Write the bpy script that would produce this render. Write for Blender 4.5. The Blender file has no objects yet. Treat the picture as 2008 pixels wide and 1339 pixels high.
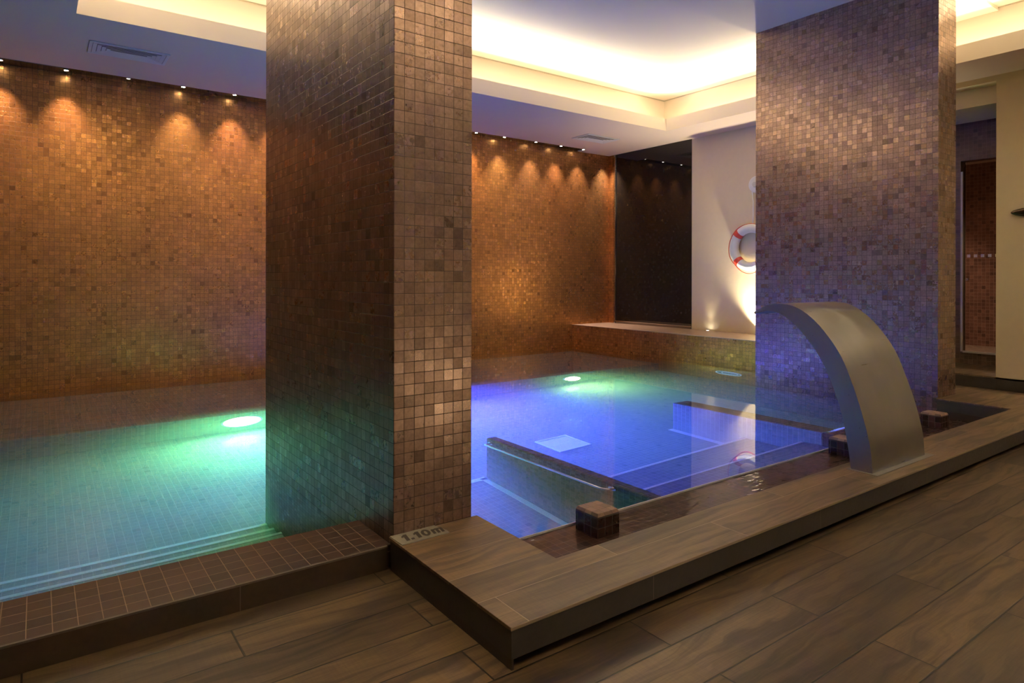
import bpy, bmesh, math, random
from mathutils import Vector, Matrix
random.seed(7)
C = bpy.context.scene.collection
S = bpy.context.scene
PI = math.pi

# ---------------------------------------------------------------- camera
cam_d = bpy.data.cameras.new('camera'); cam = bpy.data.objects.new('camera', cam_d); C.objects.link(cam)
CR = Vector((0.80873869, -0.58816546, 0.00176358)); CU = Vector((-0.00109211, 0.00149677, 0.99999828)); CF = Vector((0.588167095, 0.808739232, -0.000568152))
m = Matrix((CR, CU, -CF)).transposed().to_4x4(); m.translation = Vector((0, 0, 1.264)); cam.matrix_world = m
cam_d.sensor_width = 36; cam_d.lens = 1278.69 / 2008 * 36; cam_d.shift_y = -(669.5 - 544.09) / 2008
cam_d.clip_start = 0.02
S.camera = cam
# ---------------------------------------------------------------- world, exposure
w = bpy.data.worlds.new('world'); S.world = w; w.use_nodes = True
w.node_tree.nodes['Background'].inputs[0].default_value = (.5, .45, .5, 1); w.node_tree.nodes['Background'].inputs[1].default_value = 0.0
S.view_settings.view_transform = 'Standard'; S.view_settings.look = 'None'; S.view_settings.exposure = 0.0; S.view_settings.gamma = 1
S.view_settings.use_curve_mapping = False
cy = S.cycles
cy.max_bounces = 10; cy.diffuse_bounces = 4; cy.glossy_bounces = 5; cy.transmission_bounces = 8; cy.volume_bounces = 0
cy.sample_clamp_indirect = 6; cy.blur_glossy = 0.6; cy.use_denoising = True
try: cy.denoiser = 'OPENIMAGEDENOISE'
except Exception: pass

# ---------------------------------------------------------------- lights of the ceiling cove and of the pool
def light(name, kind, loc, energy, color, size=.1, size_y=None, rot=(0, 0, 0), spot=None, blend=.5, shape=None, spread=None):
    l = bpy.data.lights.new(name, kind); o = bpy.data.objects.new(name, l); C.objects.link(o)
    o.location = loc; o.rotation_euler = rot; l.energy = energy; l.color = color
    if kind == 'AREA':
        l.shape = shape or ('RECTANGLE' if size_y else 'DISK'); l.size = size
        if size_y: l.size_y = size_y
        if spread: l.spread = spread
    else: l.shadow_soft_size = size
    if spot: l.spot_size = spot; l.spot_blend = blend
    return o
X0, X1, Y0, Y1 = .27, 7.98, -.9, 6.86        # inner edge of the ceiling soffit
WARM = (1, .91, .66); CV = 23.; TI = 1.1
def aim(o, d): o.rotation_euler = Vector(d).to_track_quat('-Z', 'Y').to_euler(); return o
aim(light('cove_light', 'AREA', ((X0 + X1) / 2, Y1 + .12, 3.715), CV * 7.7, WARM, 7.3, .06, spread=2.0), (0, -TI, 1))
aim(light('cove_light', 'AREA', ((X0 + X1) / 2, Y0 - .12, 3.715), CV * 7.7, WARM, 7.3, .06, spread=2.0), (0, TI, 1))
for cx_, sg_ in ((X1 + .12, -1), (X0 - .12, 1)):
    l_ = light('cove_light', 'AREA', (cx_, (Y0 + Y1) / 2, 3.715), CV * 7.7, WARM, .06, 7.3, spread=2.0)
    d_ = Vector((sg_ * TI, 0, 1)).normalized(); yy_ = Vector((0, 1, 0)); xx_ = yy_.cross(-d_)
    l_.rotation_euler = Matrix((xx_, yy_, -d_)).transposed().to_euler()
for cx_, cy_, lx_, ly_ in (((X0 + X1) / 2, Y1 + .2, 7.6, .05), ((X0 + X1) / 2, Y0 - .2, 7.6, .05), (X0 - .2, (Y0 + Y1) / 2, .05, 7.6), (X1 + .2, (Y0 + Y1) / 2, .05, 7.6)):
    light('cove_light', 'AREA', (cx_, cy_, 3.64), 20, WARM, lx_, ly_, (PI, 0, 0))
POOL_LAMPS = [(1.66, -.766, (.28, 1, .28), 180), (3.65, -.766, (.095, .075, 1), 1080), (6.03, -.766, (.55, 1, .30), 75)]
for x, z, col, e in POOL_LAMPS:
    light('pool_lamp_light', 'AREA', (x, 6.82, z), e, col, .22, None, (-PI / 2, 0, 0))

# ---------------------------------------------------------------- node helper
class NT:
    def __init__(s, name):
        s.mat = bpy.data.materials.new(name); s.mat.use_nodes = True; s.t = s.mat.node_tree; s.t.nodes.clear()
        s.out = s.t.nodes.new('ShaderNodeOutputMaterial')
    def put(s, sock, v):
        if isinstance(v, bpy.types.NodeSocket): s.t.links.new(v, sock)
        elif v is not None:
            if sock.type == 'RGBA' and len(v) == 3: v = (*v, 1)
            sock.default_value = v
    def n(s, typ, ins=None, **kw):
        nd = s.t.nodes.new('ShaderNode' + typ)
        for k, v in kw.items(): setattr(nd, k, v)
        for k, v in (ins or {}).items(): s.put(nd.inputs[k], v)
        return nd
    def m(s, op, a, b=None, c=None, clamp=False):
        nd = s.t.nodes.new('ShaderNodeMath'); nd.operation = op; nd.use_clamp = clamp
        s.put(nd.inputs[0], a)
        if b is not None: s.put(nd.inputs[1], b)
        if c is not None: s.put(nd.inputs[2], c)
        return nd.outputs[0]
    def vm(s, op, a, b=None, scale=None):
        nd = s.t.nodes.new('ShaderNodeVectorMath'); nd.operation = op; s.put(nd.inputs[0], a)
        if b is not None: s.put(nd.inputs[1], b)
        if scale is not None: s.put(nd.inputs['Scale'], scale)
        return nd.outputs[0]
    def mix(s, f, a, b, mode='MIX'):
        nd = s.t.nodes.new('ShaderNodeMix'); nd.data_type = 'RGBA'; nd.blend_type = mode
        s.put(nd.inputs[0], f); s.put(nd.inputs[6], a); s.put(nd.inputs[7], b); return nd.outputs[2]
    def noise(s, vec, scale, detail=3, rough=.5):
        return s.n('TexNoise', {'Vector': vec, 'Scale': scale, 'Detail': detail, 'Roughness': rough}).outputs[0]
    def ramp(s, f, a, b):   # linear map a..b to 0..1
        nd = s.n('MapRange', {'Value': f, 'From Min': a, 'From Max': b}); return nd.outputs[0]
    def comb(s, x, y, z): return s.n('CombineXYZ', {0: x, 1: y, 2: z}).outputs[0]
    def bsdf(s, **kw):
        nd = s.t.nodes.new('ShaderNodeBsdfPrincipled')
        for k, v in kw.items(): s.put(nd.inputs[k.replace('_', ' ')], v)
        s.t.links.new(nd.outputs[0], s.out.inputs[0]); return nd

def uv_world(t, off):
    g = t.n('NewGeometry'); P = t.n('SeparateXYZ', {0: g.outputs['Position']}).outputs; Nn = t.n('SeparateXYZ', {0: g.outputs['True Normal']}).outputs
    x = t.m('SUBTRACT', P[0], off[0]); y = t.m('SUBTRACT', P[1], off[1]); z = t.m('SUBTRACT', P[2], off[2])
    ax = t.m('GREATER_THAN', t.m('ABSOLUTE', Nn[0]), .7); az = t.m('GREATER_THAN', t.m('ABSOLUTE', Nn[2]), .7)
    u = t.m('MULTIPLY_ADD', ax, t.m('SUBTRACT', y, x), x); v = t.m('MULTIPLY_ADD', az, t.m('SUBTRACT', y, z), z)
    return g, u, v, ax, az

def mosaic(name, A, B, grout, metallic=.5, rough=.35, pitch=.05, off=(1.248, 2.585, 0), gw=.026, tilt=.012, dark=.12, var=.35, coat=0., ripple=0., spec=.5, noise_amt=.5, bumpd=.0015):
    t = NT(name); g, u, v, ax, az = uv_world(t, off)
    cu = t.m('DIVIDE', u, pitch); cv = t.m('DIVIDE', v, pitch)
    fu = t.m('FRACT', cu); fv = t.m('FRACT', cv)
    d = t.m('MINIMUM', t.m('MINIMUM', fu, t.m('SUBTRACT', 1, fu)), t.m('MINIMUM', fv, t.m('SUBTRACT', 1, fv)))
    tile = t.n('MapRange', {'Value': d, 'From Min': gw * .6, 'From Max': gw * 1.4}, interpolation_type='SMOOTHSTEP').outputs[0]
    seed = t.m('MULTIPLY_ADD', ax, 17.3, t.m('MULTIPLY', az, 5.1))
    cell = t.comb(t.m('FLOOR', cu), t.m('FLOOR', cv), seed)
    wn = t.n('TexWhiteNoise', {'Vector': cell}, noise_dimensions='3D')
    r = wn.outputs['Value']; rc = wn.outputs['Color']
    rs = t.n('SeparateColor', {0: rc}).outputs
    col = t.mix(r, A, B)
    nz = t.noise(g.outputs['Position'], 55, 4, .65)
    big = t.noise(g.outputs['Position'], 2.3, 2)
    f = t.m('MULTIPLY', t.m('MULTIPLY_ADD', nz, noise_amt * 2, 1 - noise_amt), t.m('MULTIPLY_ADD', t.m('POWER', rs[1], 1.5), var, 1 - var * .6))
    f = t.m('MULTIPLY', f, t.m('MULTIPLY_ADD', big, .5, .75))
    isdark = t.m('LESS_THAN', rs[2], dark)
    f = t.m('MULTIPLY', f, t.m('MULTIPLY_ADD', isdark, -.35, 1))
    colf = t.vm('SCALE', col, scale=f)
    fin = t.mix(tile, grout, colf)
    met = t.m('MULTIPLY', tile, metallic)
    ro = t.m('MULTIPLY_ADD', rs[0], .10, rough - .03); ro = t.m('MULTIPLY_ADD', nz, .16, t.m('SUBTRACT', ro, .08))
    ro = t.m('ADD', ro, t.m('MULTIPLY', t.m('SUBTRACT', 1, tile), .3), clamp=True)
    nrm = t.vm('NORMALIZE', t.vm('ADD', g.outputs['Normal'], t.vm('SCALE', t.vm('SUBTRACT', rc, (.5, .5, .5)), scale=t.m('MULTIPLY', tile, tilt * 2))))
    h = t.m('MULTIPLY_ADD', nz, .05, tile)
    bp = t.n('Bump', {'Strength': .4, 'Distance': bumpd, 'Height': h, 'Normal': nrm})
    kw = dict(Base_Color=fin, Metallic=met, Roughness=ro, Normal=bp.outputs[0], Specular_IOR_Level=spec)
    if coat:
        wv = t.n('TexNoise', {'Vector': t.vm('MULTIPLY', g.outputs['Position'], (12, 28, 1)), 'Scale': 1., 'Detail': 1.5})
        b2 = t.n('Bump', {'Strength': 1., 'Distance': ripple, 'Height': wv.outputs[0]})
        kw.update(Coat_Weight=coat, Coat_Roughness=.0, Coat_IOR=1.33, Coat_Normal=b2.outputs[0])
    t.bsdf(**kw); return t.mat

def planks(name, A, B, dk, y0, x0, pl=1.2, late=0., pw=.197, gcol=(.02, .013, .008), gwid=.003, rough=.5, warm=1., seedadd=0., coat=0.):
    t = NT(name); g = t.n('NewGeometry'); P = t.n('SeparateXYZ', {0: g.outputs['Position']}).outputs
    v = t.m('DIVIDE', t.m('SUBTRACT', P[1], y0), pw); row = t.m('FLOOR', v)
    par = t.m('FLOORED_MODULO', row, 2.)
    u = t.m('DIVIDE', t.m('SUBTRACT', t.m('SUBTRACT', P[0], x0), t.m('MULTIPLY_ADD', par, .6, t.m('MULTIPLY', t.m('GREATER_THAN', row, 1.5), late))), pl)
    colm = t.m('FLOOR', u); fu = t.m('FRACT', u); fv = t.m('FRACT', v)
    du = t.m('MULTIPLY', t.m('MINIMUM', fu, t.m('SUBTRACT', 1, fu)), pl); dv = t.m('MULTIPLY', t.m('MINIMUM', fv, t.m('SUBTRACT', 1, fv)), pw)
    d = t.m('MINIMUM', du, dv)
    mask = t.n('MapRange', {'Value': d, 'From Min': gwid * .35, 'From Max': gwid * .75}, interpolation_type='SMOOTHSTEP').outputs[0]
    wn = t.n('TexWhiteNoise', {'Vector': t.comb(row, colm, seedadd)}, noise_dimensions='3D'); rs = t.n('SeparateColor', {0: wn.outputs[1]}).outputs
    shift = t.vm('SCALE', wn.outputs[1], scale=40.)
    pp = t.vm('ADD', g.outputs['Position'], shift)
    warp = t.noise(t.vm('MULTIPLY', pp, (1.5, 5, 1)), 1.2, 3)
    gv = t.vm('ADD', t.vm('MULTIPLY', pp, (1.3, 22, 1)), t.comb(0, t.m('MULTIPLY', warp, 4.5), 0))
    g1 = t.noise(gv, 1., 4, .55)
    fine = t.noise(t.vm('MULTIPLY', pp, (9, 160, 1)), 1., 3, .6)
    cross = t.noise(t.vm('MULTIPLY', pp, (160, 6, 1)), 1., 2, .5)
    blotch = t.noise(t.vm('MULTIPLY', pp, (1.1, 4.5, 1)), 1., 2, .4)
    c = t.mix(t.ramp(rs[0], 0, 1), A, B)
    c = t.mix(t.m('MULTIPLY', t.ramp(g1, .45, .62), .75), c, dk)
    c = t.mix(t.m('MULTIPLY', t.ramp(blotch, .48, .68), .62), c, dk)
    f = t.m('MULTIPLY', t.m('MULTIPLY_ADD', fine, .9, .55), t.m('MULTIPLY_ADD', cross, .4, .8))
    f = t.m('MULTIPLY', f, t.m('MULTIPLY_ADD', rs[1], .45, .72))
    c = t.vm('SCALE', c, scale=f)
    fin = t.mix(mask, gcol, c)
    h = t.m('ADD', mask, t.m('MULTIPLY', t.m('ADD', fine, g1), .12))
    bp = t.n('Bump', {'Strength': .5, 'Distance': .0015, 'Height': h})
    t.bsdf(Base_Color=fin, Roughness=t.m('MULTIPLY_ADD', g1, .2, rough - .1), Normal=bp.outputs[0], Specular_IOR_Level=.4, Coat_Weight=coat, Coat_Roughness=.25); return t.mat

def stone(name, A, B, rough=.5, scale=6, jx=None, jc=(.09, .075, .06), x0=0., metallic=0., joint=.6):
    t = NT(name); g = t.n('NewGeometry'); P = t.n('SeparateXYZ', {0: g.outputs['Position']}).outputs
    n1 = t.noise(g.outputs['Position'], scale, 5, .6); n2 = t.noise(g.outputs['Position'], scale * 9, 3, .6)
    c = t.mix(t.ramp(n1, .35, .65), A, B); c = t.vm('SCALE', c, scale=t.m('MULTIPLY_ADD', n2, .8, .6))
    if jx:
        fr = t.m('FRACT', t.m('DIVIDE', t.m('SUBTRACT', P[0], x0), jx)); dd = t.m('MULTIPLY', t.m('MINIMUM', fr, t.m('SUBTRACT', 1, fr)), jx)
        c = t.mix(t.ramp(dd, .0008, .0022), jc, c)
    bp = t.n('Bump', {'Strength': .3, 'Distance': .002, 'Height': n2})
    t.bsdf(Base_Color=c, Roughness=t.m('MULTIPLY_ADD', n2, .25, rough - .1), Normal=bp.outputs[0], Metallic=metallic); return t.mat

def plain(name, col, rough=.5, metallic=0., noise_s=0., amt=.1, bump=0., emit=None, es=0., **kw):
    t = NT(name); tc = t.n('TexCoord').outputs['Object']
    base = col
    args = dict(Roughness=rough, Metallic=metallic)
    if noise_s:
        nz = t.noise(tc, noise_s, 4); base = t.vm('SCALE', col, scale=t.m('MULTIPLY_ADD', nz, amt * 2, 1 - amt))
        if bump: args['Normal'] = t.n('Bump', {'Strength': .6, 'Distance': bump, 'Height': nz}).outputs[0]
    args['Base_Color'] = base
    if emit: args['Emission_Color'] = emit; args['Emission_Strength'] = es
    args.update(kw); t.bsdf(**args); return t.mat

# ---------------------------------------------------------------- materials
BR_A, BR_B, BR_G = (.38, .265, .215), (.31, .21, .165), (.05, .03, .018)
M = {}
M['pillar'] = mosaic('pillar_mosaic', BR_A, BR_B, BR_G, metallic=.9, rough=.30, dark=.05, var=.25, off=(1.248, 2.585, .141))
M['pillar2'] = mosaic('pillar_mosaic_far', BR_A, BR_B, BR_G, metallic=.9, rough=.27, dark=.04, var=.25, off=(6.814, 2.589, .141))
M['back'] = mosaic('back_wall_mosaic', (.62, .30, .09), (.47, .22, .07), (.09, .045, .02), metallic=.85, rough=.3, off=(0, 0, .0), dark=.03, var=.25)
M['dark_mosaic'] = mosaic('dark_mosaic', (.14, .09, .06), (.10, .065, .045), (.2, .14, .1), metallic=.3, rough=.38)
M['shower'] = mosaic('shower_mosaic', (.34, .19, .13), (.26, .14, .10), (.5, .38, .3), metallic=.2, rough=.35)
M['wet'] = mosaic('wet_ledge_mosaic', (.045, .018, .012), (.03, .012, .009), (.17, .12, .11), metallic=.0, rough=.35, off=(1.677, 2.574, 0), gw=.017, dark=.05, coat=1., ripple=.0028, spec=.08)
M['coping'] = mosaic('coping_mosaic', (.045, .019, .010), (.030, .013, .007), (.24, .17, .12), metallic=.0, rough=.42, pitch=.071, off=(1.248, 2.605, 0), gw=.02, tilt=.01, dark=.1, noise_amt=.3)
M['block'] = mosaic('block_mosaic', (.035, .016, .012), (.025, .012, .009), (.045, .035, .03), metallic=.0, rough=.2, off=(2.237, 2.352, -.03), gw=.03, dark=.1)
M['pool'] = mosaic('pool_mosaic', (.20, .205, .20), (.175, .18, .18), (.28, .30, .30), metallic=.0, rough=.14, gw=.03, dark=.02, var=.2, noise_amt=.15, off=(2.95, 2.574, -1.122))
M['floor'] = planks('floor_planks', (.125, .077, .036), (.08, .049, .024), (.026, .017, .011), 1.487, .56, gcol=(.008, .005, .003), gwid=.0055, rough=.42)
M['deck'] = planks('deck_planks', (.17, .105, .05), (.13, .083, .044), (.055, .038, .027), 1.6874, .10, gcol=(.26, .2, .14), gwid=.0026, rough=.42, seedadd=3., late=.45)
M['fascia'] = stone('fascia_stone', (.04, .034, .03), (.03, .024, .021), .4, 5, 1.2, (.13, .11, .09), 1.90)
M['rust'] = stone('rusty_stone', (.035, .026, .018), (.055, .03, .018), .4, 4, 1.2, (.12, .1, .08), .62)
M['kick'] = stone('toe_kick_tile', (.035, .02, .014), (.022, .013, .01), .4, 8, .6, (.16, .13, .1), .9)
M['plaster'] = plain('beige_plaster', (.68, .57, .38), .75, noise_s=14, amt=.04, bump=.002)
M['white'] = plain('white_ceiling_paint', (.76, .66, .53), .8, noise_s=3, amt=.02)
M['soffit'] = plain('toned_soffit_paint', (.66, .52, .42), .8, noise_s=3, amt=.02)  # ceiling paint toned darker and warmer to offset blue light from the pool
M['chrome'] = plain('chrome', (.75, .76, .78), .12, 1.)
M['darkmetal'] = plain('dark_polished_trim', (.25, .23, .22), .12, 1.)
t = NT('brushed_steel'); tc = t.n('TexCoord').outputs['Object']
nz = t.noise(t.vm('MULTIPLY', tc, (3, 90, 90)), 1., 4); cl = t.noise(tc, 5., 3)
t.bsdf(Base_Color=t.vm('SCALE', (.44, .455, .47), scale=t.m('MULTIPLY_ADD', cl, .3, .85)), Metallic=1., Roughness=t.m('MULTIPLY_ADD', nz, .05, .26), Anisotropic=.4)
M['steel'] = t.mat
M['vent'] = plain('vent_paint', (.62, .60, .58), .5, noise_s=30, amt=.03)
M['black'] = plain('black_void', (.012, .011, .01), .9)
M['glassdark'] = plain('night_window_glass', (.012, .010, .008), .015, Specular_IOR_Level=.5)
M['lens'] = plain('lamp_lens', (1, 1, 1), .3, emit=(1, .93, .8), es=60)
M['stonelabel'] = plain('depth_label_stone', (.25, .23, .185), .6, noise_s=60, amt=.25, bump=.001)
M['ink'] = plain('depth_label_ink', (.035, .028, .022), .6, noise_s=90, amt=.3)
M['buoy'] = plain('white_lifebuoy_fabric', (.78, .77, .76), .5, noise_s=18, amt=.06, bump=.004)
M['red'] = plain('red_tape', (.55, .045, .02), .5, noise_s=40, amt=.1)
M['drainm'] = plain('white_drain_plastic', (.85, .9, .9), .35)
M['trimw'] = plain('pale_edge_trim', (.75, .75, .78), .3)
M['darkwood'] = plain('dark_wood', (.03, .018, .012), .35, noise_s=12, amt=.3)
M['bronze'] = plain('dark_bronze', (.05, .03, .02), .25, .6, noise_s=8, amt=.2)

def water_mat():
    t = NT('pool_water'); g = t.n('NewGeometry')
    wv = t.n('TexNoise', {'Vector': t.vm('MULTIPLY', g.outputs['Position'], (1.5, 1.5, 1)), 'Scale': 1., 'Detail': 1.})
    b = t.n('Bump', {'Strength': .5, 'Distance': .0012, 'Height': wv.outputs[0]})
    gl = t.n('BsdfGlass', {'Color': (1, 1, 1), 'Roughness': 0., 'IOR': 1.333, 'Normal': b.outputs[0]})
    t.t.links.new(gl.outputs[0], t.out.inputs[0])
    if VOL:
        vs = t.n('VolumeScatter', {'Color': (.55, .95, 1.), 'Density': VOL, 'Anisotropy': .3}); va = t.n('VolumeAbsorption', {'Color': (.35, .88, 1), 'Density': .25})
        ad = t.n('AddShader', {0: vs.outputs[0], 1: va.outputs[0]}); t.t.links.new(ad.outputs[0], t.out.inputs[1])
    return t.mat
VOL = .2
M['water'] = water_mat()

# ---------------------------------------------------------------- mesh helpers
def bx(bm, x0, x1, y0, y1, z0, z1):
    v = [bm.verts.new(p) for p in ((x0, y0, z0), (x1, y0, z0), (x1, y1, z0), (x0, y1, z0), (x0, y0, z1), (x1, y0, z1), (x1, y1, z1), (x0, y1, z1))]
    for f in ((3, 2, 1, 0), (4, 5, 6, 7), (0, 1, 5, 4), (1, 2, 6, 5), (2, 3, 7, 6), (3, 0, 4, 7)): bm.faces.new([v[i] for i in f])
    return v
def prism(bm, pts, z0, z1, axis='z'):
    def P(a, b, c): return (a, b, c) if axis == 'z' else (c, a, b)      # axis x: pts are (y,z)
    lo = [bm.verts.new(P(a, b, z0)) for a, b in pts]; hi = [bm.verts.new(P(a, b, z1)) for a, b in pts]; n = len(pts)
    bm.faces.new(lo[::-1]); bm.faces.new(hi)
    for i in range(n): bm.faces.new((lo[i], lo[(i + 1) % n], hi[(i + 1) % n], hi[i]))
def tube(bm, path, r, seg=10, closed=False):
    path = [Vector(p) for p in path]; n = len(path); rings = []; prev = None
    for i, p in enumerate(path):
        a = path[(i - 1) % n] if (closed or i > 0) else p; b = path[(i + 1) % n] if (closed or i < n - 1) else p
        tdir = (b - a).normalized()
        if prev is None:
            up = Vector((0, 0, 1)) if abs(tdir.z) < .9 else Vector((1, 0, 0)); s = tdir.cross(up).normalized()
        else: s = (prev - tdir * prev.dot(tdir)).normalized()
        prev = s; q = tdir.cross(s); rr = r[i] if isinstance(r, (list, tuple)) else r
        rings.append([bm.verts.new(p + (s * math.cos(k * 2 * PI / seg) + q * math.sin(k * 2 * PI / seg)) * rr) for k in range(seg)])
    for i in range(n if closed else n - 1):
        A, B = rings[i], rings[(i + 1) % n]
        for k in range(seg): bm.faces.new((A[k], A[(k + 1) % seg], B[(k + 1) % seg], B[k]))
    if not closed: bm.faces.new(rings[0][::-1]); bm.faces.new(rings[-1])
def cyl(bm, c, r, h, axis='z', seg=24, r2=None):
    r2 = r if r2 is None else r2; c = Vector(c)
    A, B = {'z': (Vector((1, 0, 0)), Vector((0, 1, 0))), 'y': (Vector((0, 0, 1)), Vector((1, 0, 0))), 'x': (Vector((0, 1, 0)), Vector((0, 0, 1)))}[axis]; D = A.cross(B)
    lo = [bm.verts.new(c + (A * math.cos(k * 2 * PI / seg) + B * math.sin(k * 2 * PI / seg)) * r) for k in range(seg)]
    hi = [bm.verts.new(c + D * h + (A * math.cos(k * 2 * PI / seg) + B * math.sin(k * 2 * PI / seg)) * r2) for k in range(seg)]
    bm.faces.new(lo[::-1]); bm.faces.new(hi)
    for k in range(seg): bm.faces.new((lo[k], lo[(k + 1) % seg], hi[(k + 1) % seg], hi[k]))
def ob(name, bm, mat, parent=None, smooth=False, bevel=0., seg=2, kind=None, label=None, cat=None, group=None, origin=None):
    bmesh.ops.recalc_face_normals(bm, faces=bm.faces[:])
    me = bpy.data.meshes.new(name); bm.to_mesh(me); bm.free(); me.materials.append(mat)
    if smooth:
        for p in me.polygons: p.use_smooth = True
    o = bpy.data.objects.new(name, me); C.objects.link(o)
    if origin is not None:
        me.transform(Matrix.Translation(-Vector(origin))); o.location = origin
    if parent:
        o.parent = parent
        o.location = Vector(o.location) - Vector(parent.matrix_basis.translation) if parent.parent is None else o.location
    if bevel:
        b = o.modifiers.new('bevel', 'BEVEL'); b.width = bevel; b.segments = seg; b.limit_method = 'ANGLE'; b.angle_limit = .6
    if kind: o['kind'] = kind
    if label: o['label'] = label
    if cat: o['category'] = cat
    if group: o['group'] = group
    return o
def box(name, d, mat, **kw):
    bm = bmesh.new()
    for q in (d if isinstance(d[0], (tuple, list)) else [d]): bx(bm, *q)
    return ob(name, bm, mat, **kw)
def thing(name, loc, label, cat, group=None):
    o = bpy.data.objects.new(name, None); C.objects.link(o); o.location = loc; o.empty_display_size = .05
    o['label'] = label; o['category'] = cat
    if group: o['group'] = group
    return o
ST = dict(kind='structure')

# ---------------------------------------------------------------- room shell
XL_, YN = -3.2, -2.6
box('floor', [(XL_, 1.66, YN, 2.60, -.12, 0), (1.66, 8.78, YN, 1.96, -.12, 0), (6.80, 8.78, 1.96, 2.62, -.12, 0)], M['floor'], **ST)
box('floor_passage', (7.7, 8.78, 2.62, 4.62, -.12, 0), M['floor'], **ST)
box('wall_back', (XL_, 9.0, 8.94, 9.14, -1.25, 3.8), M['back'], **ST)
box('wall_left', (XL_ - .2, XL_, YN, 9.1, -1.25, 4.3), M['back'], **ST)
box('wall_front', (XL_, 9.0, YN - .2, YN, -.1, 4.3), M['plaster'], **ST)
box('wall_right', [(8.78, 8.98, YN, 2.75, 0, 3.62), (8.78, 8.98, 4.25, 5.0, -.1, 3.62), (8.78, 8.98, 5.0, 7.0, .38, 3.62), (8.78, 8.98, 2.75, 4.25, 3.50, 3.62)], M['plaster'], **ST)
box('wall_right_tiled', (8.78, 8.98, 8.80, 8.94, .38, 3.6), M['back'], **ST)
box('baseboard_right', [(8.765, 8.779, YN, 2.75, 0.001, .12), (8.765, 8.98, 2.751, 2.765, 0.001, .12)], M['fascia'], **ST)
# window of dark night glass
win = box('window_1', [(8.762, 8.80, 8.745, 8.80, .41, 3.562), (8.762, 8.80, 7.0, 8.745, .41, .455)], M['darkmetal'], bevel=.004, **ST)
ob('frame_bead', (lambda b: (bx(b, 8.748, 8.764, 8.752, 8.768, .41, 3.56), bx(b, 8.752, 8.764, 7.0, 8.752, .448, .455), b)[-1])(bmesh.new()), M['chrome'], parent=win)
bm = bmesh.new(); bx(bm, 8.775, 8.785, 7.0, 8.745, .455, 3.562); ob('window_pane', bm, M['glassdark'], parent=win)
box('window_backing', (8.81, 8.98, 7.0, 8.80, .38, 3.6), M['black'], **ST)
# soffit, lips and coffer
SO = 3.564
box('ceiling', [(XL_, X0, YN, 8.94, SO, SO + .04), (X1, 8.98, YN, 8.94, SO, SO + .04), (X0, X1, Y1, 8.715, SO, SO + .04), (X0, X1, YN, Y0, SO, SO + .04)], M['soffit'], **ST)
box('ceiling_lip', [(X0, X1, Y1 - .0005, Y1 + .03, SO + .0005, SO + .19), (X0, X1, Y0 - .03, Y0 + .0005, SO + .0005, SO + .19), (X0 - .03, X0 + .0005, Y0 - .03, Y1 + .03, SO + .0005, SO + .19), (X1 - .0005, X1 + .03, Y0 - .03, Y1 + .03, SO + .0005, SO + .19)], M['white'], **ST)
R = .34
box('ceiling_coffer', [(X0 - R - .1, X1 + R + .1, Y0 - R - .1, Y1 + R + .1, 4.164, 4.24), (X0 - R - .1, X1 + R + .1, Y1 + R, Y1 + R + .1, SO + .04, 4.164), (X0 - R - .1, X1 + R + .1, Y0 - R - .1, Y0 - R, SO + .04, 4.164),
    (X0 - R - .1, X0 - R, Y0 - R, Y1 + R, SO + .04, 4.164), (X1 + R, X1 + R + .1, Y0 - R, Y1 + R, SO + .04, 4.164)], M['white'], **ST)
G_ = plain('painted_shadow_line', (.45, .40, .30), .7)  # shadow line at the coffer edge, put in as a darker strip
box('trim_shadow_line', [(X0 - R, X1 + R, Y1 + R - .012, Y1 + R - .0005, 4.150, 4.1635), (X0 - R, X1 + R, Y0 - R + .0005, Y0 - R + .012, 4.150, 4.1635), (X1 + R - .012, X1 + R - .0005, Y0 - R + .013, Y1 + R - .013, 4.150, 4.1635), (X0 - R + .0005, X0 - R + .012, Y0 - R + .013, Y1 + R - .013, 4.150, 4.1635)], G_, **ST)
box('ceiling_beam', (X0 - R, X1 + R, 2.589, 4.51, 4.13, 4.165), M['white'], **ST)
box('ceiling_slot_trim', (X0, 8.78, 8.716, 8.94, SO + .012, SO + .04), M['darkmetal'], **ST)
box('ceiling_slot_trim_left', (XL_, X0, 8.716, 8.94, SO - .008, SO - .0005), M['darkmetal'], **ST)

# ---------------------------------------------------------------- pool shell
PF = -1.122; WZ = -.022
box('pool_floor', (XL_, 7.9, 2.0, 9.0, PF - .1, PF), M['pool'], **ST)
box('pool_bench', (XL_, 7.86, 6.9, 8.94, PF, -.436), M['pool'], bevel=.012, **ST)
M['divider'] = mosaic('divider_mosaic', (.085, .07, .06), (.07, .055, .05), (.17, .17, .17), metallic=0., rough=.25, gw=.022, dark=.02, var=.15, noise_amt=.1, off=(2.95, 2.574, -.10))
box('pool_divider_left', (2.95, 3.05, 2.574, 4.42, PF, -.105), M['divider'], bevel=.025, seg=4, **ST)
box('pool_divider_right', (5.27, 5.50, 2.86, 4.44, PF, -.035), M['pool'], bevel=.012, **ST)
box('pool_steps', [(3.05, 5.27, 2.574, 3.60, PF, -.79), (3.05, 5.27, 2.574, 3.04, -.79, -.47)], M['pool'], bevel=.006, **ST)
box('pool_floor_steps', [(XL_, 1.24, 2.9, 4.50, PF, -1.06), (XL_, 1.24, 2.9, 4.33, -1.06, -.98), (XL_, 1.24, 2.9, 4.17, -.98, -.90)], M['pool'], bevel=.006, **ST)
NS = plain('pale_step_nosing', (.62, .66, .68), .3, noise_s=30, amt=.08)
box('trim_6', [(3.06, 5.26, 3.575, 3.606, -.79, -.784), (3.06, 5.26, 3.022, 3.044, -.47, -.464), (2.90, 2.949, 2.58, 4.42, PF + .001, PF + .006), (1.66, 2.95, 4.38, 4.44, PF + .001, PF + .006), (5.20, 5.269, 3.62, 4.44, PF + .001, PF + .006)], NS, **ST)
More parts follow.
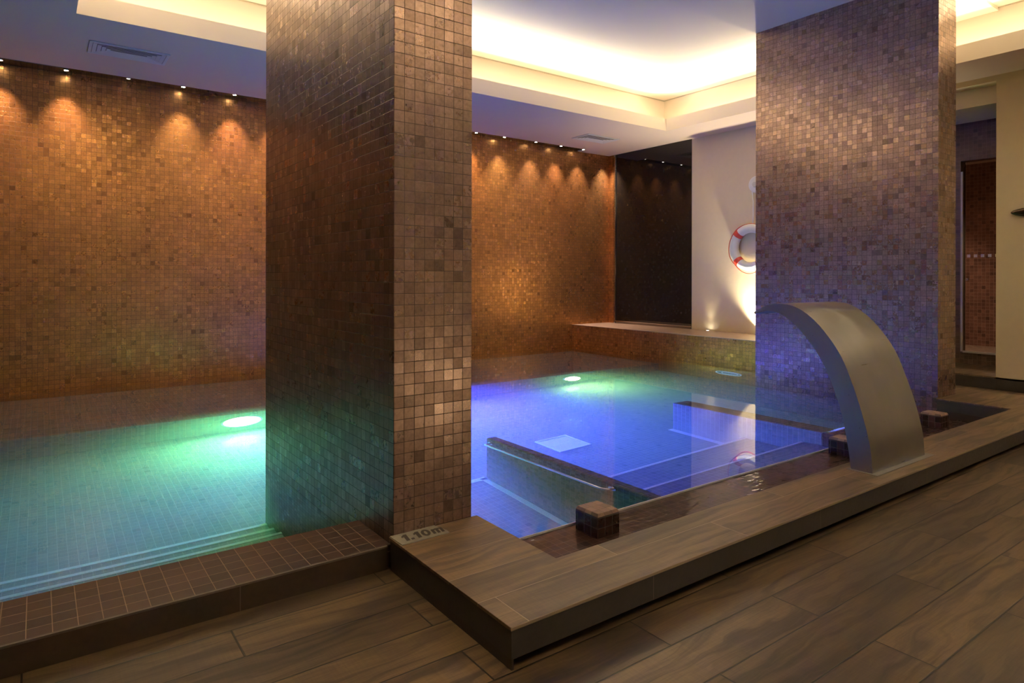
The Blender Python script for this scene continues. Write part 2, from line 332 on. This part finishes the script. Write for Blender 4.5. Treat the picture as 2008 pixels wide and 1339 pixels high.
box('trim_7', [(XL_, 1.24, 4.475, 4.503, -1.06, -1.055), (XL_, 1.24, 4.305, 4.333, -.98, -.975), (XL_, 1.24, 4.145, 4.173, -.90, -.895)], NS, **ST)
box('pool_ledge', [(1.66, 5.27, 2.004, 2.574, PF, -.030), (5.27, 6.80, 2.004, 2.86, PF, -.030)], M['wet'], **ST)
box('trim_1', (1.66, 5.27, 2.569, 2.5755, -.04, -.0205), M['trimw'], **ST)
box('wall_ledge_right', (7.86, 8.78, 4.62, 8.94, PF, .399), M['back'], **ST)
box('trim_2', (7.85, 8.779, 4.61, 8.938, .3995, .408), M['plaster'] if False else stone('ledge_cap_stone', (.30, .22, .16), (.24, .17, .12), .4, 8), **ST)
cop = box('pool_coping', (XL_, 1.2465, 2.606, 2.96, PF, .100), M['coping'], bevel=.004, **ST)
box('coping_fascia', (XL_, 1.224, 2.594, 2.6055, 0.0005, .094), M['rust'], **ST)
box('trim_3', (XL_, 1.224, 2.594, 2.606, .0945, .1015), stone('coping_edge_stone', (.12, .10, .085), (.09, .07, .055), .5, 12), **ST)
bm = bmesh.new(); e = .0015
prism(bm, [(XL_ - e, 2.96 - e), (1.248 + e, 2.96 - e), (1.248 + e, 4.55 - e), (1.648 - e, 4.55 - e), (1.648 - e, 2.574 - e), (5.27 + e, 2.574 - e), (5.27 + e, 2.86 - e), (6.814 + e, 2.86 - e), (6.814 + e, 4.51 - e), (7.214 - e, 4.51 - e),
    (7.214 - e, 4.61 - e), (7.86 + e, 4.61 - e), (7.86 + e, 8.94 + e), (XL_ - e, 8.94 + e)], PF - e, WZ)
wat = ob('pool_water', bm, M['water'], kind='stuff', label='still pool water glowing green on the left and blue on the right', cat='water')

# ---------------------------------------------------------------- pillars
def pillar(x0, x1, y0, y1, z0, z1, mat, label):
    bm = bmesh.new(); bx(bm, x0, x1, y0, y1, z0, z1)
    return ob('tiled_pillar', bm, mat, bevel=.003, label=label, cat='pillar', origin=((x0 + x1) / 2, (y0 + y1) / 2, z0))
p1 = pillar(1.248, 1.648, 2.587, 4.55, PF, 4.13, M['pillar'], 'wide brown mosaic pillar beside the 1.10m depth plate, nearest the viewer')
p2 = pillar(6.814, 7.214, 2.589, 4.51, PF, 4.13, M['pillar2'], 'brown mosaic pillar behind the curved steel spout, glowing blue at its foot')

# ---------------------------------------------------------------- raised deck
dk = thing('raised_deck', (1.2269, 1.6874, 0), 'low wood-look plank deck wrapping the pool corner under the steel spout', 'deck')
def L_shape(e, z0, z1):     # deck outline shrunk by e
    bm = bmesh.new(); xs = [1.2269 + e, 1.677 - e, 6.764 + e, 7.216 + e, 7.62 - e]; ys = [1.6874 + e, 2.0037 - e, 2.585 - e, 4.6 - e]
    cells = {(i, 0) for i in range(4)} | {(0, 1), (2, 1), (3, 1), (3, 2)}; V = {}
    def v(i, j, z): return V.setdefault((i, j, z), bm.verts.new((xs[i], ys[j], z))) if (i, j, z) not in V else V[(i, j, z)]
    for i, j in cells:
        bm.faces.new([v(i, j, z1), v(i + 1, j, z1), v(i + 1, j + 1, z1), v(i, j + 1, z1)]); bm.faces.new([v(i, j + 1, z0), v(i + 1, j + 1, z0), v(i + 1, j, z0), v(i, j, z0)])
        for (di, dj, a, b) in ((0, -1, (0, 0), (1, 0)), (1, 0, (1, 0), (1, 1)), (0, 1, (1, 1), (0, 1)), (-1, 0, (0, 1), (0, 0))):
            if (i + di, j + dj) not in cells: bm.faces.new([v(i + a[0], j + a[1], z0), v(i + b[0], j + b[1], z0), v(i + b[0], j + b[1], z1), v(i + a[0], j + a[1], z1)])
    return bm
ob('deck_top', L_shape(0, .129, .141), M['deck'], parent=dk, bevel=.0015)
ob('fascia', L_shape(.004, .035, .128), M['fascia'], parent=dk)
bm = bmesh.new(); bx(bm, 1.2315, 7.60, 1.745, 2.0, 0.0005, .0345); bx(bm, 1.2315, 1.672, 2.0, 2.58, 0.0005, .0345); bx(bm, 6.77, 7.60, 2.0, 2.58, .0005, .0345); bx(bm, 7.22, 7.6, 2.58, 4.58, .0005, .0345); bx(bm, 1.2315, 1.24, 1.6925, 1.745, .0005, .0345)
ob('toe_kick', bm, M['kick'], parent=dk)
box('pool_side', (7.216, 7.86, 4.51, 4.6085, PF, 0), M['pool'], **ST)
# trough side below the deck
box('trough_side', [(1.66, 6.764, 1.965, 2.003, -.03, .034), (6.764, 6.80, 2.0, 2.585, -.03, .034)], M['kick'], parent=dk)

# depth plate
sg = thing('depth_plate', (1.24, 2.475, .141), 'worn grey stone plate reading 1.10m at the foot of the near pillar', 'sign')
bm = bmesh.new(); prism(bm, [(1.233, 2.472), (1.462, 2.472), (1.466, 2.50), (1.447, 2.584), (1.229, 2.584)], .1412, .1452); ob('plate', bm, M['stonelabel'], parent=sg, bevel=.001)
def lettering():      # heavy sans 1.10m, letter height 1, drawn in (u, v)
    P = []; W = .30
    def one(x): P.append([(x + .18, 0), (x + .18 + W, 0), (x + .18 + W, 1), (x + .22, 1), (x, .80), (x, .58), (x + .18, .66)]); return x + .18 + W + .13
    x = one(0); P.append([(x, 0), (x + .26, 0), (x + .26, .26), (x, .26)]); x += .26 + .13
    x = one(x)
    n = 28; cx, rx, ry = x + .37, .37, .52; bx_, by_ = .12, .27
    for k in range(n):
        a, b = k * 2 * PI / n, (k + 1) * 2 * PI / n
        P.append([(cx + rx * math.cos(a), .5 + ry * math.sin(a)), (cx + rx * math.cos(b), .5 + ry * math.sin(b)), (cx + bx_ * math.cos(b), .5 + by_ * math.sin(b)), (cx + bx_ * math.cos(a), .5 + by_ * math.sin(a))])
    x += .74 + .13
    for q in (0, .37, .74): P.append([(x + q, 0), (x + q + .24, 0), (x + q + .24, .60), (x + q, .60)])
    P.append([(x, .60), (x, .76), (x + .22, .76), (x + .22, .60)])
    P.append([(x + .22, .55), (x + .22, .70), (x + .36, .79), (x + .56, .76), (x + .72, .79), (x + .90, .76), (x + .98, .66), (x + .98, .55), (x + .74, .60), (x + .70, .56), (x + .61, .60), (x + .37, .60), (x + .33, .55)])
    return P, x + .98
L_, wid = lettering(); bm = bmesh.new()
for p in L_:
    q = [(1.256 + .196 * u_ / wid + .012 * v_, 2.494 + .068 * v_) for u_, v_ in p]
    if sum(q[i_][0] * q[(i_ + 1) % len(q)][1] - q[(i_ + 1) % len(q)][0] * q[i_][1] for i_ in range(len(q))) < 0: q = q[::-1]
    bm.faces.new([bm.verts.new((a_, b_, .1457)) for a_, b_ in q])
o = ob('lettering', bm, M['ink'], parent=sg)
# ---------------------------------------------------------------- tiled blocks on the wet ledge
def block(x, y, label):
    b = thing('tiled_block', (x, y, -.03), label, 'tiled block', 'tiled blocks on the wet ledge')
    bm = bmesh.new(); bx(bm, x, x + .15, y, y + .165, -.0295, .075); ob('body', bm, M['block2'], parent=b, bevel=.002)
    bm = bmesh.new(); v = bx(bm, x, x + .15, y, y + .165, .0755, .092)
    for q in v[4:]: q.co.x += (.008 if q.co.x < x + .07 else -.008); q.co.y += (.008 if q.co.y < y + .08 else -.008)
    ob('cap_tiles', bm, M['cap'], parent=b, bevel=.002)
    return b
M['block2'] = M['block']
t_ = mosaic('block_cap_mosaic', (.26, .16, .105), (.17, .10, .07), (.06, .04, .03), metallic=0., rough=.5, off=(2.237, 2.352, 0), gw=.02); M['cap'] = t_
block(2.237, 2.352, 'small mosaic block on the wet ledge, nearest one, beside the underwater handrail')
block(4.72, 2.352, 'small dark mosaic block on the wet ledge, half hidden behind the steel spout')
block(6.26, 2.352, 'small mosaic block at the far trough, just right of the steel spout')

# ---------------------------------------------------------------- steel waterfall spout
outp = [(1.800, 0), (1.812, .143), (1.852, .311), (1.908, .481), (1.980, .653), (2.078, .790), (2.170, .880), (2.270, .939), (2.375, .955), (2.465, .945), (2.567, .894)]
inp = [(1.922, 0), (1.943, .145), (1.979, .320), (2.041, .494), (2.114, .640), (2.219, .772), (2.322, .862), (2.411, .901), (2.484, .904), (2.560, .880)]
def smooth(pts, n=7):
    o = []
    for i in range(len(pts) - 1):
        p0 = Vector(pts[max(i - 1, 0)]); p1_ = Vector(pts[i]); p2_ = Vector(pts[i + 1]); p3 = Vector(pts[min(i + 2, len(pts) - 1)])
        for k in range(n):
            s = k / n; o.append(.5 * ((2 * p1_) + (-p0 + p2_) * s + (2 * p0 - 5 * p1_ + 4 * p2_ - p3) * s * s + (-p0 + 3 * p1_ - 3 * p2_ + p3) * s ** 3))
    o.append(Vector(pts[-1])); return o
def resample(pts, n):
    L = [0]
    for a, b in zip(pts, pts[1:]): L.append(L[-1] + (b - a).length)
    o = []
    for i in range(n):
        s = L[-1] * i / (n - 1); j = max(k for k in range(len(L)) if L[k] <= s + 1e-9); j = min(j, len(pts) - 2)
        f = (s - L[j]) / max(L[j + 1] - L[j], 1e-9); o.append(pts[j].lerp(pts[j + 1], f))
    return o
A_ = resample(smooth(outp), 40); B_ = resample(smooth(inp), 40)
wf = thing('waterfall_spout', (3.859, 1.8, .141), 'curved brushed steel waterfall spout arching over the pool from the deck', 'waterfall spout')
bm = bmesh.new(); Z = .141; xa, xb = 3.859, 4.542
G = [[bm.verts.new((x, p.x, p.y + Z)) for p in A_] + [bm.verts.new((x, p.x, p.y + Z)) for p in reversed(B_)] for x in (xa, xb)]
n = len(G[0]); N2 = 40
for i in range(n - 1): bm.faces.new((G[0][i], G[0][i + 1], G[1][i + 1], G[1][i]))
bm.faces.new((G[0][n - 1], G[0][0], G[1][0], G[1][n - 1]))
for s in (0, 1):
    for i in range(N2 - 1):
        a, b, c, d = G[s][i], G[s][i + 1], G[s][n - 2 - i], G[s][n - 1 - i]
        bm.faces.new((a, b, c, d))
body = ob('spout_body', bm, M['steel'], parent=wf, smooth=True)
es = body.modifiers.new('edge', 'EDGE_SPLIT'); es.split_angle = .6
bm = bmesh.new(); prism(bm, [(3.84, 1.765), (4.60, 1.765), (4.60, 1.94), (3.84, 1.94)], .1412, .1436); ob('base_plate', bm, plain('dull_base_plate', (.20, .19, .175), .55, .3, noise_s=20, amt=.2), parent=wf)
# ---------------------------------------------------------------- underwater handrail
hr = thing('underwater_handrail', (2.95, 2.96, -.17), 'chrome handrail fixed along the underwater divider wall left of the steps', 'handrail')
bm = bmesh.new(); xx = 2.885; za, zb = -.205, -.175
pts = [(2.945, 4.335, za), (2.905, 4.335, za), (xx + .006, 4.325, za), (xx, 4.30, za), (xx, 3.02, zb), (xx + .006, 2.985, zb), (2.905, 2.965, zb), (2.945, 2.96, zb)]
tube(bm, pts, .017, 12); ob('bar', bm, M['chrome'], parent=hr, smooth=True)
for y, z in ((4.335, za), (2.96, zb)):
    bm = bmesh.new(); cyl(bm, (2.936, y, z), .034, .012, 'x', 20); ob('flange', bm, M['chrome'], parent=hr)
# ---------------------------------------------------------------- floor drain
dr = thing('drain_grate', (4.045, 4.73, PF), 'square white drain grate on the blue-lit pool floor', 'drain grate')
bm = bmesh.new(); a0, a1, b0, b1 = 3.85, 4.24, 4.54, 4.925
for q in ((a0, a1, b0, b0 + .022), (a0, a1, b1 - .022, b1), (a0, a0 + .022, b0 + .022, b1 - .022), (a1 - .022, a1, b0 + .022, b1 - .022)): bx(bm, *q, PF + .0005, PF + .02)
ob('frame', bm, M['drainm'], parent=dr, bevel=.002)
bm = bmesh.new(); n = 18
for i in range(n):
    x = a0 + .028 + i * (a1 - a0 - .056) / n; bx(bm, x, x + .012, b0 + .024, b1 - .024, PF + .004, PF + .016)
bx(bm, a0 + .024, a1 - .024, 4.727, 4.738, PF + .003, PF + .014); ob('grille', bm, M['drainm'], parent=dr)
bm = bmesh.new(); bx(bm, a0 + .02, a1 - .02, b0 + .02, b1 - .02, PF + .0004, PF + .002); ob('tray', bm, plain('drain_tray', (.35, .5, .55), .5), parent=dr)
# ---------------------------------------------------------------- pool jet grille on the far ledge wall
jt = thing('wall_inlet', (7.86, 5.62, -.42), 'oval chrome inlet under water in the far ledge wall, left of the far pillar', 'wall inlet')
def oval(y, z, a, b, n=40): return [(7.852, y + math.copysign(abs(math.cos(k * 2 * PI / n)) ** .6, math.cos(k * 2 * PI / n)) * a, z + math.copysign(abs(math.sin(k * 2 * PI / n)) ** .8, math.sin(k * 2 * PI / n)) * b) for k in range(n)]
bm = bmesh.new(); tube(bm, oval(5.62, -.42, .205, .13), .012, 8, True); ob('rim', bm, M['drainm'], parent=jt, smooth=True)
bm = bmesh.new(); tube(bm, oval(5.60, -.42, .13, .075), .010, 8, True); ob('inner_rim', bm, M['drainm'], parent=jt, smooth=True)
bm = bmesh.new(); vs = [bm.verts.new((7.855, a[1], a[2])) for a in oval(5.62, -.42, .2, .125)]; vs2 = [bm.verts.new((7.8595, a[1], a[2])) for a in oval(5.62, -.42, .2, .125)]
bm.faces.new(vs); bm.faces.new(vs2[::-1]); [bm.faces.new((vs[i], vs[(i + 1) % 40], vs2[(i + 1) % 40], vs2[i])) for i in range(40)]
ob('plate', bm, plain('inlet_plate', (.2, .25, .25), .3), parent=jt)
# ---------------------------------------------------------------- underwater lamps
names = ['round underwater lamp shining green in the bench face left of the near pillar', 'round underwater lamp shining blue in the bench face behind the near pillar', 'round underwater lamp shining pale green in the bench face at the right of the pool']
for (x, z, col, e), lb in zip(POOL_LAMPS, names):
    lr_ = .17 if x < 2 else .11
    pl_ = thing('pool_lamp', (x, 6.9, z), lb, 'pool lamp', 'underwater lamps')
    bm = bmesh.new(); tube(bm, [(x + (.02 + lr_) * math.cos(k * 2 * PI / 32), 6.885, z + (.02 + lr_) * math.sin(k * 2 * PI / 32)) for k in range(32)], .014, 8, True); ob('rim', bm, M['drainm'], parent=pl_, smooth=True)
    bm = bmesh.new(); cyl(bm, (x, 6.878, z), lr_ + .005, .02, 'y', 32); ob('lens', bm, plain('pool_lamp_lens', (.8, .8, .8), .3, emit=tuple(.5 + .5 * c for c in col), es=30), parent=pl_)

# ---------------------------------------------------------------- row of spotlights in the ceiling slot
XS = [-.325, .253, 1.43, 2.02, 5.67, 6.22, 6.88, 7.44, 7.97, 8.60]
tints = [(1, .62, .42), (1, .60, .40), (1, .70, .42), (1, .58, .42), (1, .55, .30), (1, .75, .5), (1, .72, .58), (1, .62, .45), (1, .66, .5), (1, .8, .7)]
ords = ['leftmost of the ceiling slot spotlights, at the left edge above the gold wall', 'second ceiling slot spotlight from the left, below the left air vent', 'second ceiling slot spotlight left of the near pillar', 'ceiling slot spotlight just left of the near pillar',
        'ceiling slot spotlight just right of the near pillar', 'second ceiling slot spotlight right of the near pillar', 'third ceiling slot spotlight right of the near pillar', 'fourth ceiling slot spotlight right of the near pillar', 'ceiling slot spotlight next to last before the room corner', 'ceiling slot spotlight in the room corner beside the dark window']
def spot_fixture(x, y, z, label, lens=M['lens']):
    s = thing('spotlight', (x, y, z), label, 'spotlight', 'small spotlights in the ceiling slot')
    bm = bmesh.new(); tube(bm, [(x + .026 * math.cos(k * 2 * PI / 20), y + .026 * math.sin(k * 2 * PI / 20), z - .002) for k in range(20)], .006, 6, True); ob('bezel', bm, M['chrome'], parent=s, smooth=True)
    bm = bmesh.new(); cyl(bm, (x, y, z - .006), .020, .01, 'z', 16); ob('lens', bm, lens, parent=s)
for x, tc_, lb in zip(XS, tints, ords):
    zz = SO + (.011 if x > X0 else -.009)
    spot_fixture(x, 8.772, zz, lb)
for x, tc_ in list(zip(XS, tints)) + [(2.6, (1, .6, .4)), (5.1, (1, .6, .35)), (-.9, (1, .6, .4))]:
    light('slot_spot_light', 'SPOT', (x, 8.772, SO - .03), 205, tc_, .02, rot=(.03, 0, 0), spot=1.2, blend=1.)
spot_fixture(.848, 8.74, SO - .002, 'small dim spotlight in the ceiling slot, midway between the lit ones at left', plain('dim_lens', (.9, .85, .8), .2, emit=(1, .95, .85), es=2))  # low emission on the lens, no spot beneath it

# ---------------------------------------------------------------- ceiling vents
def vent(x0, x1, y0, y1, label):
    v = thing('ceiling_vent', ((x0 + x1) / 2, (y0 + y1) / 2, SO), label, 'air vent', 'white ceiling vents above the pool')
    z = SO; bm = bmesh.new()
    for q in ((x0, x1, y0, y0 + .03), (x0, x1, y1 - .03, y1), (x0, x0 + .03, y0 + .03, y1 - .03), (x1 - .03, x1, y0 + .03, y1 - .03)): bx(bm, *q, z - .012, z - .0005)
    ob('frame', bm, M['vent'], parent=v, bevel=.003)
    bm = bmesh.new(); bx(bm, x0 + .02, x1 - .02, y0 + .02, y1 - .02, z - .002, z - .0004); ob('backing', bm, plain('vent_dark', (.12, .11, .10), .8), parent=v)
    for k in range(4):
        i0 = .033 + k * .040; bm = bmesh.new(); q = .036; dz = .014
        O = [(x0 + i0, y0 + i0), (x1 - i0, y0 + i0), (x1 - i0, y1 - i0), (x0 + i0, y1 - i0)]; I = [(x0 + i0 + q, y0 + i0 + q), (x1 - i0 - q, y0 + i0 + q), (x1 - i0 - q, y1 - i0 - q), (x0 + i0 + q, y1 - i0 - q)]
        a = [bm.verts.new((*p, z - .012)) for p in O]; b = [bm.verts.new((*p, z - .006)) for p in I]; c = [bm.verts.new((p[0], p[1], z - .011)) for p in O]; d = [bm.verts.new((p[0], p[1], z - .005)) for p in I]
        for s in range(4):
            e = (s + 1) % 4; bm.faces.new((a[s], a[e], b[e], b[s])); bm.faces.new((c[s], d[s], d[e], c[e])); bm.faces.new((a[s], c[s], c[e], a[e])); bm.faces.new((b[s], b[e], d[e], d[s]))
        ob('louvre', bm, M['vent'], parent=v)
vent(.405, 1.11, 7.545, 7.95, 'rectangular white louvred vent in the purple ceiling at upper left')
vent(7.12, 7.835, 7.72, 8.13, 'rectangular white louvred vent in the ceiling near the dark window')

# ---------------------------------------------------------------- lifebuoy, reel, uplights
by, bz, bxx = 5.838, 1.719, 8.70
lb = thing('lifebuoy', (8.78, by, bz - .36), 'white lifebuoy with red bands hanging on the beige wall, half behind the pillar', 'lifebuoy')
bm = bmesh.new(); tube(bm, [(bxx, by + .29 * math.cos(a), bz + .29 * math.sin(a)) for a in [k * 2 * PI / 64 for k in range(64)]], .068, 20, True); ob('ring', bm, M['buoy'], parent=lb, smooth=True)
for a in (45, 135, 235, 315):
    bm = bmesh.new(); a0 = math.radians(a)
    tube(bm, [(bxx, by + .29 * math.cos(a0 + d), bz + .29 * math.sin(a0 + d)) for d in [(-.13 + .026 * k) for k in range(11)]], .0715, 20); ob('red_band', bm, M['red'], parent=lb, smooth=True)
angs = [math.radians(a) for a in (45, 135, 235, 315)]
for i in range(4):
    a0, a1 = angs[i], angs[(i + 1) % 4]; a1 = a1 + 2 * PI if a1 < a0 else a1; bm = bmesh.new(); P = []
    for k in range(25):
        s = k / 24; a = a0 + (a1 - a0) * s; rr = .365 - (.10 if i == 1 else -.01) * math.sin(PI * s); P.append((bxx - .02 - (.06 if i == 1 else .0) * math.sin(PI * s), by + rr * math.cos(a), bz + rr * math.sin(a) - .02 * math.sin(PI * s)))
    tube(bm, P, .006, 6); ob('grab_rope', bm, M['red'], parent=lb, smooth=True)
rl = thing('rope_reel', (8.78, 5.80, 2.67), 'round white reel on the beige wall above the lifebuoy', 'rope reel')
bm = bmesh.new(); cyl(bm, (8.775, 5.79, 2.67), .13, -.03, 'x', 40, .12); ob('disc', bm, M['buoy'], parent=rl, bevel=.006)
bm = bmesh.new(); cyl(bm, (8.745, 5.79, 2.67), .05, -.03, 'x', 24, .04); ob('hub', bm, M['vent'], parent=rl, bevel=.004)
bm = bmesh.new(); tube(bm, [(8.76, 5.86, 2.60), (8.755, 5.835, 2.4), (8.745, 5.828, 2.2), (8.72, 5.82, 2.075)], .008, 8); ob('hanging_line', bm, M['buoy'], parent=rl, smooth=True)
for (x, y, e, lb_) in ((8.70, 6.62, 10, 'small round uplight in the ledge at the foot of the beige wall, left one'), (8.69, 5.71, 520, 'bright round uplight in the ledge beside the far pillar')):
    u = thing('recessed_uplight', (x, y, .408), lb_, 'uplight', 'uplights in the ledge')
    bm = bmesh.new(); tube(bm, [(x + .04 * math.cos(k * 2 * PI / 24), y + .04 * math.sin(k * 2 * PI / 24), .411) for k in range(24)], .006, 6, True); ob('rim', bm, M['chrome'], parent=u, smooth=True)
    bm = bmesh.new(); cyl(bm, (x, y, .4082), .034, .004, 'z', 20); ob('lens', bm, plain('uplight_lens', (1, 1, 1), .3, emit=(1, .95, .8), es=25), parent=u)
    light('uplight_light', 'SPOT', (x, y, .43), e, (1, .88, .62), .03, rot=(PI, -.03, 0), spot=1.8 if e > 20 else 1.1, blend=1.)

# ---------------------------------------------------------------- corridor, glass shower door
box('passage_step', (8.78, 9.84, 2.0, 4.5, -.1, .141), M['deck'], **ST)
box('trim_4', (8.768, 8.779, 2.766, 4.25, .001, .128), M['fascia'], **ST)
box('wall_passage', [(9.84, 10.0, 1.8, 4.6, .141, .285), (9.84, 10.0, 1.8, 4.6, 2.80, 3.40), (9.84, 10.0, 3.475, 4.6, .285, 2.80)], M['dark_mosaic'], **ST)
box('wall_passage_end', [(8.98, 9.84, 4.5, 4.6, -.1, 3.4), (8.98, 9.84, 1.9, 2.0, -.1, 3.4)], M['plaster'], **ST)
box('ceiling_passage', (8.985, 10.0, 1.9, 4.6, 3.294, 3.62), M['white'], **ST)
box('wall_shower', [(11.2, 11.3, 1.6, 4.8, 0, 3.4), (10.0, 11.2, 4.55, 4.65, 0, 3.4), (10.0, 11.2, 1.7, 1.8, 0, 3.4)], M['shower'], **ST)
box('floor_shower', (10.0, 11.2, 1.8, 4.55, .1, .27), M['dark_mosaic'], **ST)
box('ceiling_shower', (10.0, 11.2, 1.8, 4.55, 2.95, 3.05), M['white'], **ST)
dg = box('door_1', [(9.822, 9.852, 3.445, 3.47, .30, 2.66), (9.822, 9.852, 2.2, 3.445, .285, .31)], plain('door_frame_pale', (.55, .52, .46), .35), bevel=.003, **ST)
t = NT('clear_door_glass'); lw = t.n('LayerWeight', {'Blend': .12}); tr = t.n('BsdfTransparent', {'Color': (.82, .80, .77)}); gl = t.n('BsdfGlossy', {'Roughness': .02})
mx = t.n('MixShader', {0: lw.outputs['Fresnel'], 1: tr.outputs[0], 2: gl.outputs[0]}); t.t.links.new(mx.outputs[0], t.out.inputs[0])
bm = bmesh.new(); prism(bm, [(2.2, .31), (3.444, .31), (3.444, 2.70), (3.40, 2.785), (2.2, 2.785)], 9.834, 9.842, 'x'); ob('glass_panel', bm, t.mat, parent=dg)
bm = bmesh.new(); cyl(bm, (9.834, 3.385, 1.243), .018, -.05, 'x', 16); ob('door_knob', bm, M['chrome'], parent=dg, bevel=.003)
for k in range(9):
    y = 3.40 - .078 * k; bm = bmesh.new(); bx(bm, 9.8325, 9.8338, y - .038, y, 1.532, 1.57); ob('frosted_square', bm, plain('frosted_dot', (.75, .68, .6), .6), parent=dg)
light('shower_spot_light', 'SPOT', (10.75, 3.9, 2.9), 260, (1, .68, .5), .03, rot=(0, .35, 0), spot=1.6, blend=.8)
light('shower_spot_light', 'SPOT', (10.8, 3.1, 2.9), 110, (1, .8, .5), .03, rot=(0, .3, 0), spot=1.2, blend=.8)
# lamp on the beige wall at the right edge
wl = thing('wall_sconce', (8.78, 2.35, 1.99), 'dark bronze leaf-shaped sconce on the beige wall at the right edge', 'sconce')
bm = bmesh.new(); bmesh.ops.create_uvsphere(bm, u_segments=32, v_segments=16, radius=1)
for v in bm.verts:
    s = v.co.copy(); v.co = Vector((8.765 - max(s.x, -.2) * .05 * 1., 2.34 + s.y * .27, 1.99 + s.z * .055))
ob('shade', bm, M['bronze'], parent=wl, smooth=True)
bm = bmesh.new(); cyl(bm, (8.779, 2.36, 1.99), .03, -.03, 'x', 20); ob('mount', bm, M['bronze'], parent=wl)
# unseen fill spots added over the walkway to brighten floor and deck
for x, y, e in ((3.4, -1.2, 42), (6.4, -1.2, 40), (8.35, .6, 30)):
    light('walkway_fill', 'SPOT', (x, y, 3.54), e, (1, .80, .55), .05, spot=2.2, blend=1.)

o = light('pillar_gold_fill', 'SPOT', (3.35, -.8, .12), 16, (1, .76, .46), .1, spot=.7, blend=1.)  # unseen lamp added to throw the gold patch on the near pillar
aim(o, Vector((1.45, 2.585, .85)) - Vector(o.location))
